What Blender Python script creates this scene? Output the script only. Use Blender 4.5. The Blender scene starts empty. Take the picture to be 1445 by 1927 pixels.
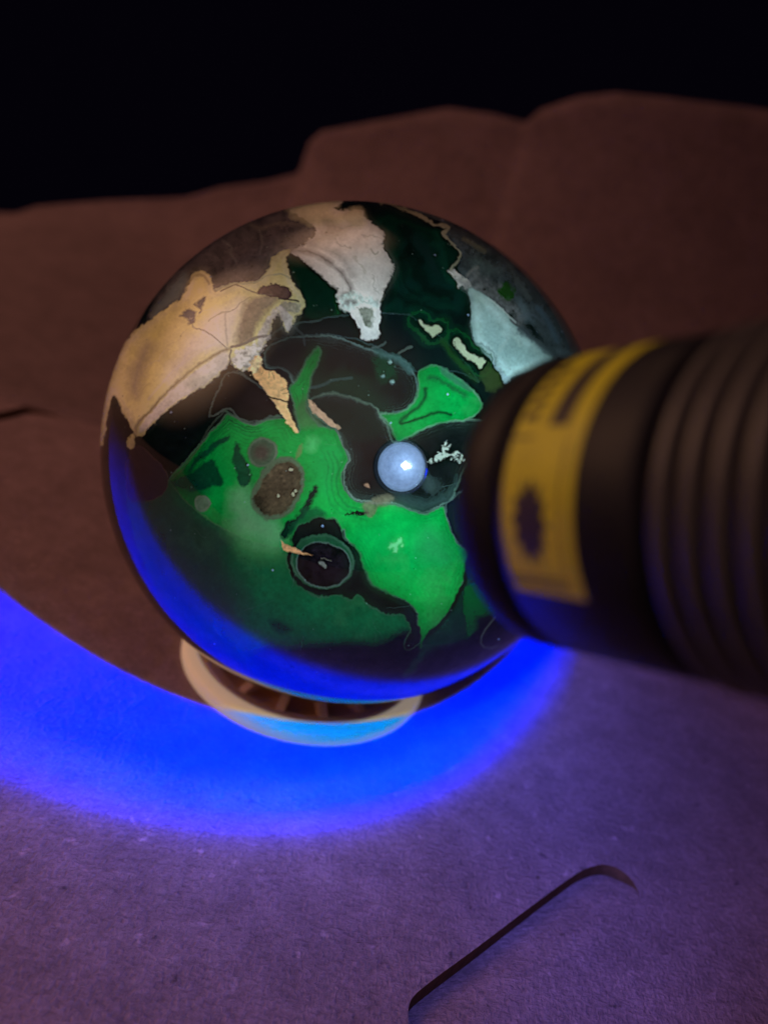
import bpy, bmesh, math
import numpy as np
from mathutils import Vector, Matrix

# ----------------------------------------------------------------- units
# All sizes below are written in "u"; 1 u = 1.333 mm, so the stone is 8 cm across.
U = 1.0 / 750.0
W, H, FPX = 1445.0, 1927.0, 1450.0
sc = bpy.context.scene
col = sc.collection

# ----------------------------------------------------------------- camera
PITCH, ROLL = math.radians(23.939), math.radians(15.170)
CAM = np.array([5.299, -90.661, 65.737])
fw = np.array([0, math.cos(PITCH), -math.sin(PITCH)])
rt0 = np.array([1.0, 0, 0])
up0 = np.cross(rt0, fw)
RT = math.cos(ROLL) * rt0 + math.sin(ROLL) * up0
UP = -math.sin(ROLL) * rt0 + math.cos(ROLL) * up0
cd = bpy.data.cameras.new('camera')
cd.sensor_fit = 'VERTICAL'
cd.sensor_height = 9.8
cd.sensor_width = 7.35
cd.lens = FPX / H * 9.8
cd.clip_start = 0.002
cd.clip_end = 20.0
cd.dof.use_dof = True
cd.dof.focus_distance = 70.0 * U
cd.dof.aperture_fstop = 3.9
cam = bpy.data.objects.new('camera', cd)
col.objects.link(cam)
M = Matrix(((RT[0], UP[0], -fw[0], CAM[0] * U), (RT[1], UP[1], -fw[1], CAM[1] * U),
            (RT[2], UP[2], -fw[2], CAM[2] * U), (0, 0, 0, 1)))
cam.matrix_world = M
sc.camera = cam

# ----------------------------------------------------------------- world: a dark room
world = bpy.data.worlds.new('World')
sc.world = world
world.use_nodes = True
bg = world.node_tree.nodes['Background']
bg.inputs[0].default_value = (0.45, 0.3, 1.0, 1)
bg.inputs[1].default_value = 0.0022

# ----------------------------------------------------------------- lamps
SPH_H, SPH_R = 31.570, 30.0
SPH_C = np.array([0, 0, SPH_H])
BEAM_POS = np.array([19.27, -52.64, 53.41])      # diode, deep in the torch's reflector cup
SPILL_POS = np.array([14.95, -49.45, 50.90])     # mouth of the torch, where stray light leaves it
BEAM_AX = np.array([-0.410, 0.820, -0.400])      # direction of the torch beam


def look(obj, pos, direction):
    obj.location = Vector(pos) * U
    obj.rotation_euler = Vector(direction).to_track_quat('-Z', 'Y').to_euler()


def glow(name, direction, dist, size, power, color):
    """An added soft round fill lamp, unseen: bright in the middle, fading to its rim."""
    l_ = bpy.data.lights.new(name, 'AREA')
    l_.shape = 'SQUARE'
    l_.size = size
    l_.energy = power
    l_.color = color
    l_.use_nodes = True
    nn, ll = l_.node_tree.nodes, l_.node_tree.links
    ge = nn.new('ShaderNodeNewGeometry')
    ds = nn.new('ShaderNodeVectorMath')
    ds.operation = 'DISTANCE'
    ll.new(ge.outputs['Parametric'], ds.inputs[0])
    ds.inputs[1].default_value = (0.5, 0.5, 0)
    fo = nn.new('ShaderNodeMapRange')
    fo.interpolation_type = 'SMOOTHSTEP'
    fo.inputs['From Min'].default_value = 0.5
    fo.inputs['From Max'].default_value = 0.05
    ll.new(ds.outputs['Value'], fo.inputs['Value'])
    ll.new(fo.outputs[0], nn['Emission'].inputs['Strength'])
    o_ = bpy.data.objects.new(name, l_)
    col.objects.link(o_)
    d_ = np.array(direction, float)
    d_ /= np.linalg.norm(d_)
    p_ = SPH_C + d_ * dist / U
    look(o_, p_, -d_)
    return o_


WARM = (1.0, 0.52, 0.31)
glow('warm_fill_left', (-0.885, -0.02, 0.46), 0.68, 0.88, 7.0, WARM)  # added fill from the left, standing in for room light
glow('warm_fill_top', (-0.36, 0.50, 0.79), 1.2, 0.8, 2.4, WARM)  # added overhead fill, out of view
glow('warm_fill_front', (-0.2, -0.83, 0.54), 0.40, 0.95, 1.15, (1.0, 0.53, 0.43))  # added weak fill from behind the camera, lifting the foreground

# the torch: a violet blue cone whose centre carries the light that the stone answers to, and a weak stray glow
HALO = (-0.095, 0.012, 6.8)      # saturated violet blue, outside the sRGB gamut
CORE = (0.024, 0.040, 0.033)
SPILL = (0.90, 1.00, 5.6)


class Beam:
    def __init__(self, name, pos, axis, soft, strength):
        l_ = bpy.data.lights.new(name, 'SPOT')
        l_.energy = 1.0
        l_.shadow_soft_size = soft * U
        l_.spot_size = math.radians(165)
        l_.spot_blend = 0.1
        o_ = bpy.data.objects.new(name, l_)
        col.objects.link(o_)
        look(o_, pos, axis)
        l_.use_nodes = True
        self.nodes, self.links = l_.node_tree.nodes, l_.node_tree.links
        self.em = self.nodes['Emission']
        self.em.inputs['Strength'].default_value = strength
        tc_ = self.nodes.new('ShaderNodeTexCoord')
        nrm_ = self.new('ShaderNodeVectorMath', 'NORMALIZE')
        self.links.new(tc_.outputs['Normal'], nrm_.inputs[0])
        self.dir = nrm_.outputs[0]
        self.wl = o_.rotation_euler.to_matrix().transposed()
        self.pos = np.array(pos, float)

    def new(self, kind, op=None):
        q_ = self.nodes.new(kind)
        if op:
            q_.operation = op
        return q_

    def dot(self, world_vec):
        q_ = self.new('ShaderNodeVectorMath', 'DOT_PRODUCT')
        self.links.new(self.dir, q_.inputs[0])
        q_.inputs[1].default_value = self.wl @ Vector(world_vec).normalized()
        return q_.outputs['Value']

    def step(self, v_, a_, b_, c_=0.0, d_=1.0):
        q_ = self.new('ShaderNodeMapRange')
        q_.interpolation_type = 'SMOOTHSTEP'
        for k_, x_ in zip(('From Min', 'From Max', 'To Min', 'To Max'), (a_, b_, c_, d_)):
            q_.inputs[k_].default_value = x_
        self.links.new(v_, q_.inputs['Value'])
        return q_.outputs[0]

    def mul(self, a_, b_):
        q_ = self.new('ShaderNodeMath', 'MULTIPLY')
        self.links.new(a_, q_.inputs[0])
        self.links.new(b_, q_.inputs[1])
        return q_.outputs[0]

    def scale(self, vec, v_):
        q_ = self.new('ShaderNodeVectorMath', 'SCALE')
        q_.inputs[0].default_value = vec
        self.links.new(v_, q_.inputs['Scale'])
        return q_.outputs[0]

    def profile(self, axis, pts):
        """strength over the angle from the axis, 0..90 degrees"""
        ac_ = self.new('ShaderNodeMath', 'ARCCOSINE')
        self.links.new(self.dot(axis), ac_.inputs[0])
        dv_ = self.new('ShaderNodeMath', 'DIVIDE')
        dv_.inputs[1].default_value = math.pi / 2
        self.links.new(ac_.outputs[0], dv_.inputs[0])
        q_ = self.new('ShaderNodeFloatCurve')
        self.links.new(dv_.outputs[0], q_.inputs['Value'])
        c_ = q_.mapping.curves[0]
        c_.points[0].location = (0, pts[0][1])
        c_.points[1].location = (1, pts[-1][1])
        for a_, y_ in pts[1:-1]:
            c_.points.new(a_ / 90.0, y_)
        for p_ in c_.points:
            p_.handle_type = 'AUTO_CLAMPED'
        q_.mapping.update()
        return q_.outputs[0]

    def on_ball(self, inner, outer):
        """1 for directions towards the ball, 0 past its limb (degrees beyond the limb angle)"""
        v_ = SPH_C - self.pos
        limb = math.degrees(math.asin(SPH_R / np.linalg.norm(v_)))
        return self.step(self.dot(v_), math.cos(math.radians(limb + outer)), math.cos(math.radians(limb + inner)))

    def mix(self, fac, a_, b_):
        q_ = self.new('ShaderNodeMix')
        q_.data_type = 'VECTOR'
        self.links.new(fac, q_.inputs['Factor'])
        self.links.new(a_, q_.inputs[4])
        q_.inputs[5].default_value = b_
        self.links.new(q_.outputs[1], self.em.inputs['Color'])


tb = Beam('torch_beam', BEAM_POS, BEAM_AX, 0.1, 1.6)
up_cut = tb.step(tb.dot((0, 0, 1)), -0.28, -0.45)           # added cutoff on the beam: nothing goes over the ball
pool = tb.profile(BEAM_AX, [(0, 1), (35.8, 1), (38.0, 0.62), (39.8, 0.17), (41.4, 0.02), (43.5, 0), (90, 0)])
tb.mix(tb.on_ball(0.15, 0.6), tb.scale(HALO, tb.mul(pool, up_cut)), CORE)
ts = Beam('torch_stray_light', SPILL_POS, BEAM_AX, 2.5, 1.6)
up_cut = ts.step(ts.dot((0, 0, 1)), -0.28, -0.5)  # same added cutoff for the stray light
side = ts.step(ts.dot((1, 0, 0)), 0.05, 0.48, 1.0, 3.0)   # the bezel throws more to its right
stray = ts.profile(BEAM_AX, [(0, 0), (34, 0), (38.5, 0.06), (43, 0.05), (46, 0.036), (50, 0.022), (55, 0.015), (62, 0.010), (75, 0.006), (90, 0.0)])
ts.mix(ts.on_ball(0.4, 2.5), ts.scale(SPILL, ts.mul(ts.mul(stray, side), up_cut)), (0, 0, 0))

# ----------------------------------------------------------------- exposure
sc.view_settings.view_transform = 'Standard'
sc.view_settings.look = 'None'
sc.view_settings.exposure = 0.0
sc.view_settings.gamma = 1.0
sc.view_settings.use_curve_mapping = False
sc.cycles.use_denoising = True
sc.cycles.max_bounces = 8
sc.cycles.sample_clamp_indirect = 4.0


# ================================================================= helpers
def pix_ray(px, py):
    px = np.asarray(px, float)
    py = np.asarray(py, float)
    d = fw + ((px - W / 2) / FPX)[..., None] * RT - ((py - H / 2) / FPX)[..., None] * UP
    return d / np.linalg.norm(d, axis=-1, keepdims=True)


def ground_at(px, py, z=0.0):
    d = pix_ray(px, py)
    return CAM + ((z - CAM[2]) / d[..., 2])[..., None] * d


def mesh_obj(name, verts, faces, mat, parent=None, smooth=True):
    me = bpy.data.meshes.new(name)
    me.from_pydata([tuple(float(c) * U for c in v) for v in verts], [], faces)
    me.validate()
    if smooth:
        me.polygons.foreach_set('use_smooth', [True] * len(me.polygons))
    me.materials.append(mat)
    o = bpy.data.objects.new(name, me)
    col.objects.link(o)
    o.parent = parent
    return o


def empty(name, loc=(0, 0, 0)):
    o = bpy.data.objects.new(name, None)
    o.empty_display_size = 0.01
    col.objects.link(o)
    o.location = Vector(loc) * U
    return o


def tag(o, label, cat, **kw):
    o['label'] = label
    o['category'] = cat
    for k, v in kw.items():
        o[k] = v
    return o


def new_mat(name):
    m = bpy.data.materials.new(name)
    m.use_nodes = True
    return m, m.node_tree.nodes, m.node_tree.links, m.node_tree.nodes['Principled BSDF']


def plain(name, color, rough=0.5, metal=0.0, spec=0.5, noise=0.12, scale=400.0, bump=0.0):
    m, n, l, b = new_mat(name)
    t = n.new('ShaderNodeTexCoord')
    nz = n.new('ShaderNodeTexNoise')
    nz.inputs['Scale'].default_value = scale
    nz.inputs['Detail'].default_value = 5
    l.new(t.outputs['Object'], nz.inputs['Vector'])
    r = n.new('ShaderNodeMapRange')
    r.inputs['From Min'].default_value = 0.25
    r.inputs['From Max'].default_value = 0.75
    r.inputs['To Min'].default_value = 1 - noise
    r.inputs['To Max'].default_value = 1 + noise
    l.new(nz.outputs[0], r.inputs['Value'])
    vm = n.new('ShaderNodeVectorMath')
    vm.operation = 'SCALE'
    vm.inputs[0].default_value = color
    l.new(r.outputs[0], vm.inputs['Scale'])
    l.new(vm.outputs[0], b.inputs['Base Color'])
    r2 = n.new('ShaderNodeMapRange')
    r2.inputs['To Min'].default_value = max(0.02, rough - 0.08)
    r2.inputs['To Max'].default_value = rough + 0.08
    l.new(nz.outputs[0], r2.inputs['Value'])
    l.new(r2.outputs[0], b.inputs['Roughness'])
    b.inputs['Metallic'].default_value = metal
    b.inputs['Specular IOR Level'].default_value = spec
    if bump:
        bp = n.new('ShaderNodeBump')
        bp.inputs['Strength'].default_value = bump
        bp.inputs['Distance'].default_value = 0.0001
        l.new(nz.outputs[0], bp.inputs['Height'])
        l.new(bp.outputs[0], b.inputs['Normal'])
    return m


# ----------------------------------------------------------------- kraft cardboard material
def cardboard_mat(name, gain=1.0, relief=1.0):
    m, n, l, b = new_mat(name)
    geo = n.new('ShaderNodeNewGeometry')

    def mapping(scale, rotz=0.0):
        mp = n.new('ShaderNodeMapping')
        mp.inputs['Scale'].default_value = scale
        mp.inputs['Rotation'].default_value = (0, 0, rotz)
        l.new(geo.outputs['Position'], mp.inputs['Vector'])
        return mp.outputs[0]

    def noise(vec, scale, detail=6.0, rough=0.6, dist=0.0):
        t = n.new('ShaderNodeTexNoise')
        t.inputs['Scale'].default_value = scale
        t.inputs['Detail'].default_value = detail
        t.inputs['Roughness'].default_value = rough
        t.inputs['Distortion'].default_value = dist
        l.new(vec, t.inputs['Vector'])
        return t.outputs[0]

    def rng(v, a, bb, c, d):
        r = n.new('ShaderNodeMapRange')
        for k, x in zip(('From Min', 'From Max', 'To Min', 'To Max'), (a, bb, c, d)):
            r.inputs[k].default_value = x
        l.new(v, r.inputs['Value'])
        return r.outputs[0]

    def mth(op, x, y):
        q = n.new('ShaderNodeMath')
        q.operation = op
        for i, v in enumerate((x, y)):
            if isinstance(v, (int, float)):
                q.inputs[i].default_value = v
            else:
                l.new(v, q.inputs[i])
        return q.outputs[0]

    iso = mapping((1, 1, 1))
    fib1 = mapping((1, 2.3, 1), math.radians(-32))
    fib2 = mapping((2.1, 1, 1), math.radians(-20))
    f1 = noise(fib1, 780, 4, 0.66, 0.5)
    f2 = noise(fib2, 1050, 4, 0.66, 0.5)
    big = noise(iso, 55, 4, 0.55)
    mid = noise(iso, 230, 3, 0.6)
    fine = noise(iso, 2100, 2, 0.6)
    warpn = n.new('ShaderNodeTexNoise')
    warpn.inputs['Scale'].default_value = 500
    l.new(iso, warpn.inputs['Vector'])
    wv = n.new('ShaderNodeVectorMath')
    wv.operation = 'MULTIPLY_ADD'
    l.new(warpn.outputs['Color'], wv.inputs[0])
    wv.inputs[1].default_value = (0.0035, 0.0035, 0.0035)
    l.new(iso, wv.inputs[2])

    def specks(scale, lo, hi, inner):
        t = n.new('ShaderNodeTexVoronoi')
        t.inputs['Scale'].default_value = scale
        l.new(wv.outputs[0], t.inputs['Vector'])
        pick = rng(t.outputs['Color'], 0.62, 0.63, 0.0, 1.0)
        d_ = rng(t.outputs['Distance'], lo, hi, inner - 1.0, 0.0)
        return mth('ADD', 1.0, mth('MULTIPLY', pick, d_))

    dark = specks(240, 0.03, 0.14, 0.4)
    lite = specks(310, 0.04, 0.2, 1.7)
    fib = mth('ADD', mth('MULTIPLY', f1, 0.55), mth('MULTIPLY', f2, 0.45))
    shade = mth('MULTIPLY', rng(fib, 0.38, 0.62, 0.74, 1.26), rng(big, 0.3, 0.7, 0.88, 1.12))
    shade = mth('MULTIPLY', shade, rng(mid, 0.35, 0.65, 0.88, 1.12))
    shade = mth('MULTIPLY', shade, mth('MULTIPLY', dark, lite))
    vm = n.new('ShaderNodeVectorMath')
    vm.operation = 'SCALE'
    vm.inputs[0].default_value = (0.29 * gain, 0.180 * gain, 0.215 * gain)
    l.new(shade, vm.inputs['Scale'])
    l.new(vm.outputs[0], b.inputs['Base Color'])
    b.inputs['Roughness'].default_value = 0.82
    b.inputs['Specular IOR Level'].default_value = 0.22
    hgt = mth('ADD', fib, mth('ADD', mth('MULTIPLY', fine, 0.12), mth('MULTIPLY', mid, 0.5)))
    bp = n.new('ShaderNodeBump')
    bp.inputs['Strength'].default_value = relief
    bp.inputs['Distance'].default_value = 0.0010
    l.new(hgt, bp.inputs['Height'])
    l.new(bp.outputs[0], b.inputs['Normal'])
    return m


KRAFT = cardboard_mat('kraft_cardboard')
KRAFT_REAR_SHADE = cardboard_mat('kraft_cardboard_smooth_shaded', 0.58, 0.12)  # same board darkened by its gain: rear shade painted into the colour
KRAFT_EDGE = plain('kraft_cut_edge', (0.13, 0.070, 0.045), 0.9, noise=0.3, scale=900, bump=0.4, spec=0.2)

# ================================================================= cardboard carton
carton = empty('cardboard_carton', (0, 0, 0))
tag(carton, 'brown kraft cardboard carton with die cut tabs lying under the stone ball', 'carton')
TH = 3.4      # board thickness


def tab_outline(pts):
    g = ground_at(np.array([p[0] for p in pts], float), np.array([p[1] for p in pts], float))
    return g[:, :2]


def smooth_open(p, k=5):
    p = np.asarray(p, float)
    out = []
    n = len(p)
    for i in range(n - 1):
        p0, p1, p2, p3 = p[max(i - 1, 0)], p[i], p[i + 1], p[min(i + 2, n - 1)]
        for t in np.linspace(0, 1, k, endpoint=False):
            out.append(0.5 * ((2 * p1) + (-p0 + p2) * t + (2 * p0 - 5 * p1 + 4 * p2 - p3) * t * t
                              + (-p0 + 3 * p1 - 3 * p2 + p3) * t ** 3))
    out.append(p[-1])
    return np.array(out)


cut_near = tab_outline([(790, 2010), (772, 1950), (768, 1905), (778, 1875), (820, 1840), (900, 1781), (1000, 1705), (1060, 1661),
                        (1095, 1638), (1130, 1627), (1160, 1633), (1185, 1652), (1199, 1675), (1205, 1700)])
cut_far = tab_outline([(-90, 800), (-40, 786), (0, 776), (30, 769), (55, 764), (80, 765), (100, 773), (108, 783), (112, 795)])
cuts = [smooth_open(cut_near, 4), smooth_open(cut_far, 4)]
# hinge side of each tab: the outline is closed by a straight crease, where the tab is still joined
XMIN, XMAX, YMIN, YMAX = -190.0, 190.0, -95.0, 62.0


def curve_sheet(name, outer, holes, z_top, thick, mat, parent):
    cu = bpy.data.curves.new(name, 'CURVE')
    cu.dimensions = '2D'
    cu.fill_mode = 'BOTH'
    cu.extrude = thick * U / 2
    for loop in [outer] + holes:
        s = cu.splines.new('POLY')
        s.points.add(len(loop) - 1)
        for q, p in zip(s.points, loop):
            q.co = (p[0] * U, p[1] * U, 0, 1)
        s.use_cyclic_u = True
    tmp = bpy.data.objects.new(name, cu)
    col.objects.link(tmp)
    dg = bpy.context.evaluated_depsgraph_get()
    me = bpy.data.meshes.new_from_object(tmp.evaluated_get(dg))
    bpy.data.objects.remove(tmp)
    me.transform(Matrix.Translation((0, 0, (z_top - thick / 2) * U)))
    me.materials.clear()
    me.materials.append(mat)
    me.materials.append(KRAFT_EDGE)
    for p in me.polygons:
        p.material_index = 0 if abs(p.normal.z) > 0.7 else 1
        p.use_smooth = False
    o = bpy.data.objects.new(name, me)
    col.objects.link(o)
    o.parent = parent
    return o


curve_sheet('top_panel', [(XMIN, YMIN), (XMAX, YMIN), (XMAX, YMAX), (XMIN, YMAX)], cuts, 0.0, TH, KRAFT, carton)


def sunk_tab(outline, hinge_dir, drop):
    """A die-cut tab filling its hole: level with the panel along its hinge, sunk along the cut."""
    n = len(outline)
    a, b = outline[0], outline[-1]
    ch = (b - a) / np.linalg.norm(b - a)
    nrm2 = np.array([-ch[1], ch[0]])
    dist = (outline - a) @ nrm2
    if abs(dist.min()) > dist.max():
        dist = -dist
    dist = np.clip(dist / max(dist.max(), 1e-6), 0, 1)
    w = hinge_dir(np.linspace(0, 1, n)) * drop
    cen = outline.mean(0)
    ins = cen + (outline - cen) * 0.988
    v, f = [], []
    rings = 6
    for k in range(rings + 1):
        t = k / rings
        for i in range(n):
            base = a + (b - a) * ((ins[i] - a) @ ch / np.linalg.norm(b - a))
            p = base + (ins[i] - base) * t
            v.append((p[0], p[1], -0.02 - w[i] * t ** 1.5))
    for k in range(rings):
        for i in range(n - 1):
            f.append((k * n + i, k * n + i + 1, (k + 1) * n + i + 1, (k + 1) * n + i))
    return mesh_obj('die_cut_tab', v, f, KRAFT, carton)


sunk_tab(cuts[0], lambda t: np.interp(t, [0, .1, .3, .6, .8, .92, 1], [2.0, 2.3, 2.2, 1.9, 1.4, 0.9, 0.3]), 1.0)
sunk_tab(cuts[1], lambda t: np.interp(t, [0, .3, .6, .8, 1], [1.8, 1.8, 1.4, 0.6, 0.1]), 1.0)

# the rear flap bends up behind the ball; its torn upper edge fades into the dark
edge = np.array([(-500, 470), (-250, 425), (-60, 402), (0, 400), (30, 404), (70, 388), (200, 378), (350, 372), (420, 352), (500, 342), (562, 326),
                 (582, 268), (606, 247), (842, 203), (925, 214), (990, 230), (1016, 206), (1090, 181),
                 (1160, 174), (1260, 184), (1360, 196), (1445, 206), (1600, 225), (1900, 300)], float)
es = np.concatenate([np.stack([np.linspace(edge[i, k_], edge[i + 1, k_], 5, endpoint=False) for k_ in (0, 1)], 1) for i in range(len(edge) - 1)] + [edge[-1:]])

d = pix_ray(es[:, 0], es[:, 1])
YT = 240.0 + 8 * np.sin(es[:, 0] / 260.0)
t = (YT - CAM[1]) / d[:, 1]
topv = CAM + t[:, None] * d
NJ = 44
fv, ff = [], []
nI = len(topv)
zt = np.maximum(topv[:, 2], 6)
ker = np.exp(-(np.arange(-30, 31) / 14.0) ** 2)
zs = np.convolve(np.pad(zt, 30, mode='edge'), ker / ker.sum(), mode='valid')
for j in range(NJ + 1):
    s = j / NJ
    for i in range(nI):
        x = topv[i, 0] * (0.66 + 0.34 * (1 - (1 - s) ** 1.7))
        y = YMAX + (topv[i, 1] - YMAX) * (1 - (1 - s) ** 1.7)
        rip = 1.6 * math.sin(x * 0.045 + s * 3.0) * s * (1 - s) * 2
        crease = -3.0 * math.exp(-((x - 70 - 60 * (s - .6)) / 9.0) ** 2) * math.exp(-((s - .72) / .2) ** 2)
        fv.append((x, y, zs[i] * s ** 2.4 + (zt[i] - zs[i]) * s ** 9 + rip - 0.5 * abs(crease) * (1 if x > 95 else 0)))
for j in range(NJ):
    for i in range(nI - 1):
        ff.append((j * nI + i, j * nI + i + 1, (j + 1) * nI + i + 1, (j + 1) * nI + i))
flap = mesh_obj('rear_flap', fv, ff, KRAFT_REAR_SHADE, carton)
sol = flap.modifiers.new('thickness', 'SOLIDIFY')
sol.thickness = TH * U
sol.offset = -1

# ================================================================= ring stand
PLASTIC_RIM = plain('fluorescing_white_plastic_added_glow', (0.74, 0.42, 0.022), 0.5, spec=0.12, noise=0.05, scale=300)
_b = PLASTIC_RIM.node_tree.nodes['Principled BSDF']
_b.inputs['Emission Color'].default_value = (0.21, 0.175, 0.150, 1)     # added steady glow for the rim's fluorescence and the red the beam removes
_b.inputs['Emission Strength'].default_value = 1.0
PLASTIC = plain('cream_plastic', (0.78, 0.52, 0.30), 0.5, spec=0.12, noise=0.04, scale=300)


def lathe(profile, n=128, closed=True):
    v, f = [], []
    m = len(profile)
    for i in range(n):
        a = 2 * math.pi * i / n
        for r, z in profile:
            v.append((r * math.cos(a), r * math.sin(a), z))
    for i in range(n):
        j = (i + 1) % n
        for k in range(m if closed else m - 1):
            q = (k + 1) % m
            f.append((i * m + k, j * m + k, j * m + q, i * m + q))
    return v, f


stand = empty('ring_stand', (0, 0, 0))
tag(stand, 'small round cream plastic ring stand under the polished stone ball', 'stand')


def sph_z(r):
    return SPH_H - math.sqrt(SPH_R ** 2 - r * r)


prof = [(17.05, 0.03), (17.2, 0.2), (17.18, 1.75), (17.0, 2.0), (16.7, 2.12), (15.9, 2.42), (15.6, 2.4), (15.45, 2.3), (15.43, 0.03)]
v, f = lathe(prof)
mesh_obj('rim', v, f, PLASTIC_RIM, stand)
v, f = lathe([(15.4, 0.03), (15.4, 2.2), (14.2, 1.55), (13.0, 1.0), (12.4, 0.75), (12.2, 0.2), (8.6, 0.2), (8.6, 0.03)])
mesh_obj('dish', v, f, PLASTIC, stand)
v, f = lathe([(8.55, 0.03), (8.55, sph_z(8.55) - .02), (7.2, sph_z(7.2) - 0.02), (7.2, 0.03)])
mesh_obj('seat_lip', v, f, PLASTIC, stand)
ribme = None
for k in range(14):
    a = 2 * math.pi * (k + .35) / 14
    if ribme is None:
        vv = []
        for x, z in ((8.5, 0.15), (12.6, 0.15), (12.9, 0.95), (12.0, 1.25), (8.5, sph_z(8.5) - .6)):
            for yy in (-0.55, 0.55):
                vv.append((x, yy, z))
        fc = [(0, 2, 4, 6, 8), (9, 7, 5, 3, 1)] + [(2 * i, 2 * i + 1, (2 * i + 3) % 10, (2 * i + 2) % 10) for i in range(5)]
        o = mesh_obj('support_rib', vv, fc, PLASTIC, stand, smooth=False)
        ribme = o.data
    else:
        o = bpy.data.objects.new('support_rib', ribme)
        col.objects.link(o)
        o.parent = stand
    o.rotation_euler.z = a

# ================================================================= polished stone ball
# The mineral pattern is laid out on a chart of the ball's near side (1 chart unit ~ 0.08 mm)
# and carried by the ball's own surface as an albedo attribute.
X0, Y0, X1, Y1 = 150, 340, 1180, 1360
CW, CH = X1 - X0, Y1 - Y0
rng = np.random.default_rng(7)


def value_noise(scale, seed, octaves=3, gain=0.5):
    out = np.zeros((CH, CW), np.float32)
    amp, tot = 1.0, 0.0
    for o in range(octaves):
        r = np.random.default_rng(seed * 31 + o)
        s = max(scale / 2 ** o, 1.5)
        gw, gh = int(CW / s) + 4, int(CH / s) + 4
        g = r.standard_normal((gh, gw)).astype(np.float32)
        xs, ys = np.arange(CW) / s, np.arange(CH) / s
        xi, yi = xs.astype(int), ys.astype(int)
        fx, fy = xs - xi, ys - yi
        fx, fy = fx * fx * (3 - 2 * fx), fy * fy * (3 - 2 * fy)
        a = g[yi][:, xi] * (1 - fx) + g[yi][:, xi + 1] * fx
        bq = g[yi + 1][:, xi] * (1 - fx) + g[yi + 1][:, xi + 1] * fx
        out += amp * (a * (1 - fy)[:, None] + bq * fy[:, None])
        tot += amp
        amp *= gain
    return out / tot


gx, gy = np.meshgrid(np.arange(X0, X1, dtype=np.float32), np.arange(Y0, Y1, dtype=np.float32))
WN = {}


def warp(scale, amp, seed=3):
    key = (scale, seed)
    if key not in WN:
        WN[key] = (value_noise(scale, seed, 3), value_noise(scale, seed + 50, 3))
    return WN[key][0] * amp, WN[key][1] * amp


def closed_smooth(p, k=5):
    p = np.asarray(p, float)
    n = len(p)
    out = []
    for i in range(n):
        p0, p1, p2, p3 = p[i - 1], p[i], p[(i + 1) % n], p[(i + 2) % n]
        for t in np.linspace(0, 1, k, endpoint=False):
            out.append(0.5 * ((2 * p1) + (-p0 + p2) * t + (2 * p0 - 5 * p1 + 4 * p2 - p3) * t * t
                              + (-p0 + 3 * p1 - 3 * p2 + p3) * t ** 3))
    return np.array(out)


ORG = {'A': (180, 360), 'B': (620, 360), 'C': (180, 780), 'D': (560, 740), 'P': (0, 0)}


def conv(tagc, pts):
    o = ORG[tagc]
    k = 1.0 if tagc == 'P' else 1 / 3.0104
    return [(o[0] + x * k, o[1] + y * k) for x, y in pts]


def sdf(poly, margin=30, wsc=14, wamp=1.5, seed=3, closed=True):
    """signed distance (negative inside) on a window of the chart; returns (slice, d)"""
    poly = np.asarray(poly, float)
    x0 = int(max(poly[:, 0].min() - margin - X0, 0)); x1 = int(min(poly[:, 0].max() + margin - X0, CW))
    y0 = int(max(poly[:, 1].min() - margin - Y0, 0)); y1 = int(min(poly[:, 1].max() + margin - Y0, CH))
    sl = (slice(y0, y1), slice(x0, x1))
    wx, wy = warp(wsc, wamp, seed)
    w2x, w2y = warp(4.5, 0.45 * min(wamp, 3.0), 40)
    px, py = gx[sl] + wx[sl] + w2x[sl], gy[sl] + wy[sl] + w2y[sl]
    dmin = np.full(px.shape, 1e9, np.float32)
    inside = np.zeros(px.shape, bool)
    n = len(poly)
    for i in range(n if closed else n - 1):
        ax_, ay_ = poly[i]
        bx_, by_ = poly[(i + 1) % n]
        ex, ey = bx_ - ax_, by_ - ay_
        L2 = ex * ex + ey * ey + 1e-9
        qx, qy = px - ax_, py - ay_
        tt = np.clip((qx * ex + qy * ey) / L2, 0, 1)
        dx, dy = qx - tt * ex, qy - tt * ey
        np.minimum(dmin, dx * dx + dy * dy, out=dmin)
        if closed:
            cond = ((ay_ > py) != (by_ > py))
            if abs(ey) > 1e-9:
                inside ^= cond & (px < ax_ + (py - ay_) * ex / ey)
    dmin = np.sqrt(dmin)
    return sl, np.where(inside, -dmin, dmin) if closed else dmin


def lin(c):
    c = np.asarray(c, np.float32) / 255
    return np.where(c <= 0.04045, c / 12.92, ((c + 0.055) / 1.055) ** 2.4)


# reflectances are named by how the mineral looks under the two lights of the place
UVL = np.array([1.05, 1.15, 1.20])
UVM = np.array([0.80, 0.70, 0.70])
AMB = np.array([0.51, 0.28, 0.21])


def uv(*c):
    return np.clip(lin(c) / UVL, 0.002, 0.9)


def um(*c):
    return np.clip(lin(c) / UVM, 0.002, 0.9)


def am(*c):
    return np.clip(lin(c) / AMB, 0.002, 0.9)


ALB = np.empty((CH, CW, 3), np.float32)
ALB[:] = um(8, 13, 16)
CLS = np.zeros((CH, CW), np.uint8)
N3 = value_noise(3, 15, 1)
N40, N12, N5, N90 = value_noise(40, 11), value_noise(12, 12), value_noise(5, 13, 2), value_noise(90, 14)
# dark chalcedony: faint smoky bands
ALB *= (1 + 0.35 * N40 + 0.2 * N12)[..., None]


def sm(d, w):
    return np.clip(0.5 - d / (2 * w), 0, 1)


def blend(sl, m, c):
    ALB[sl] += (np.asarray(c, np.float32) - ALB[sl]) * m[..., None]


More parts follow.
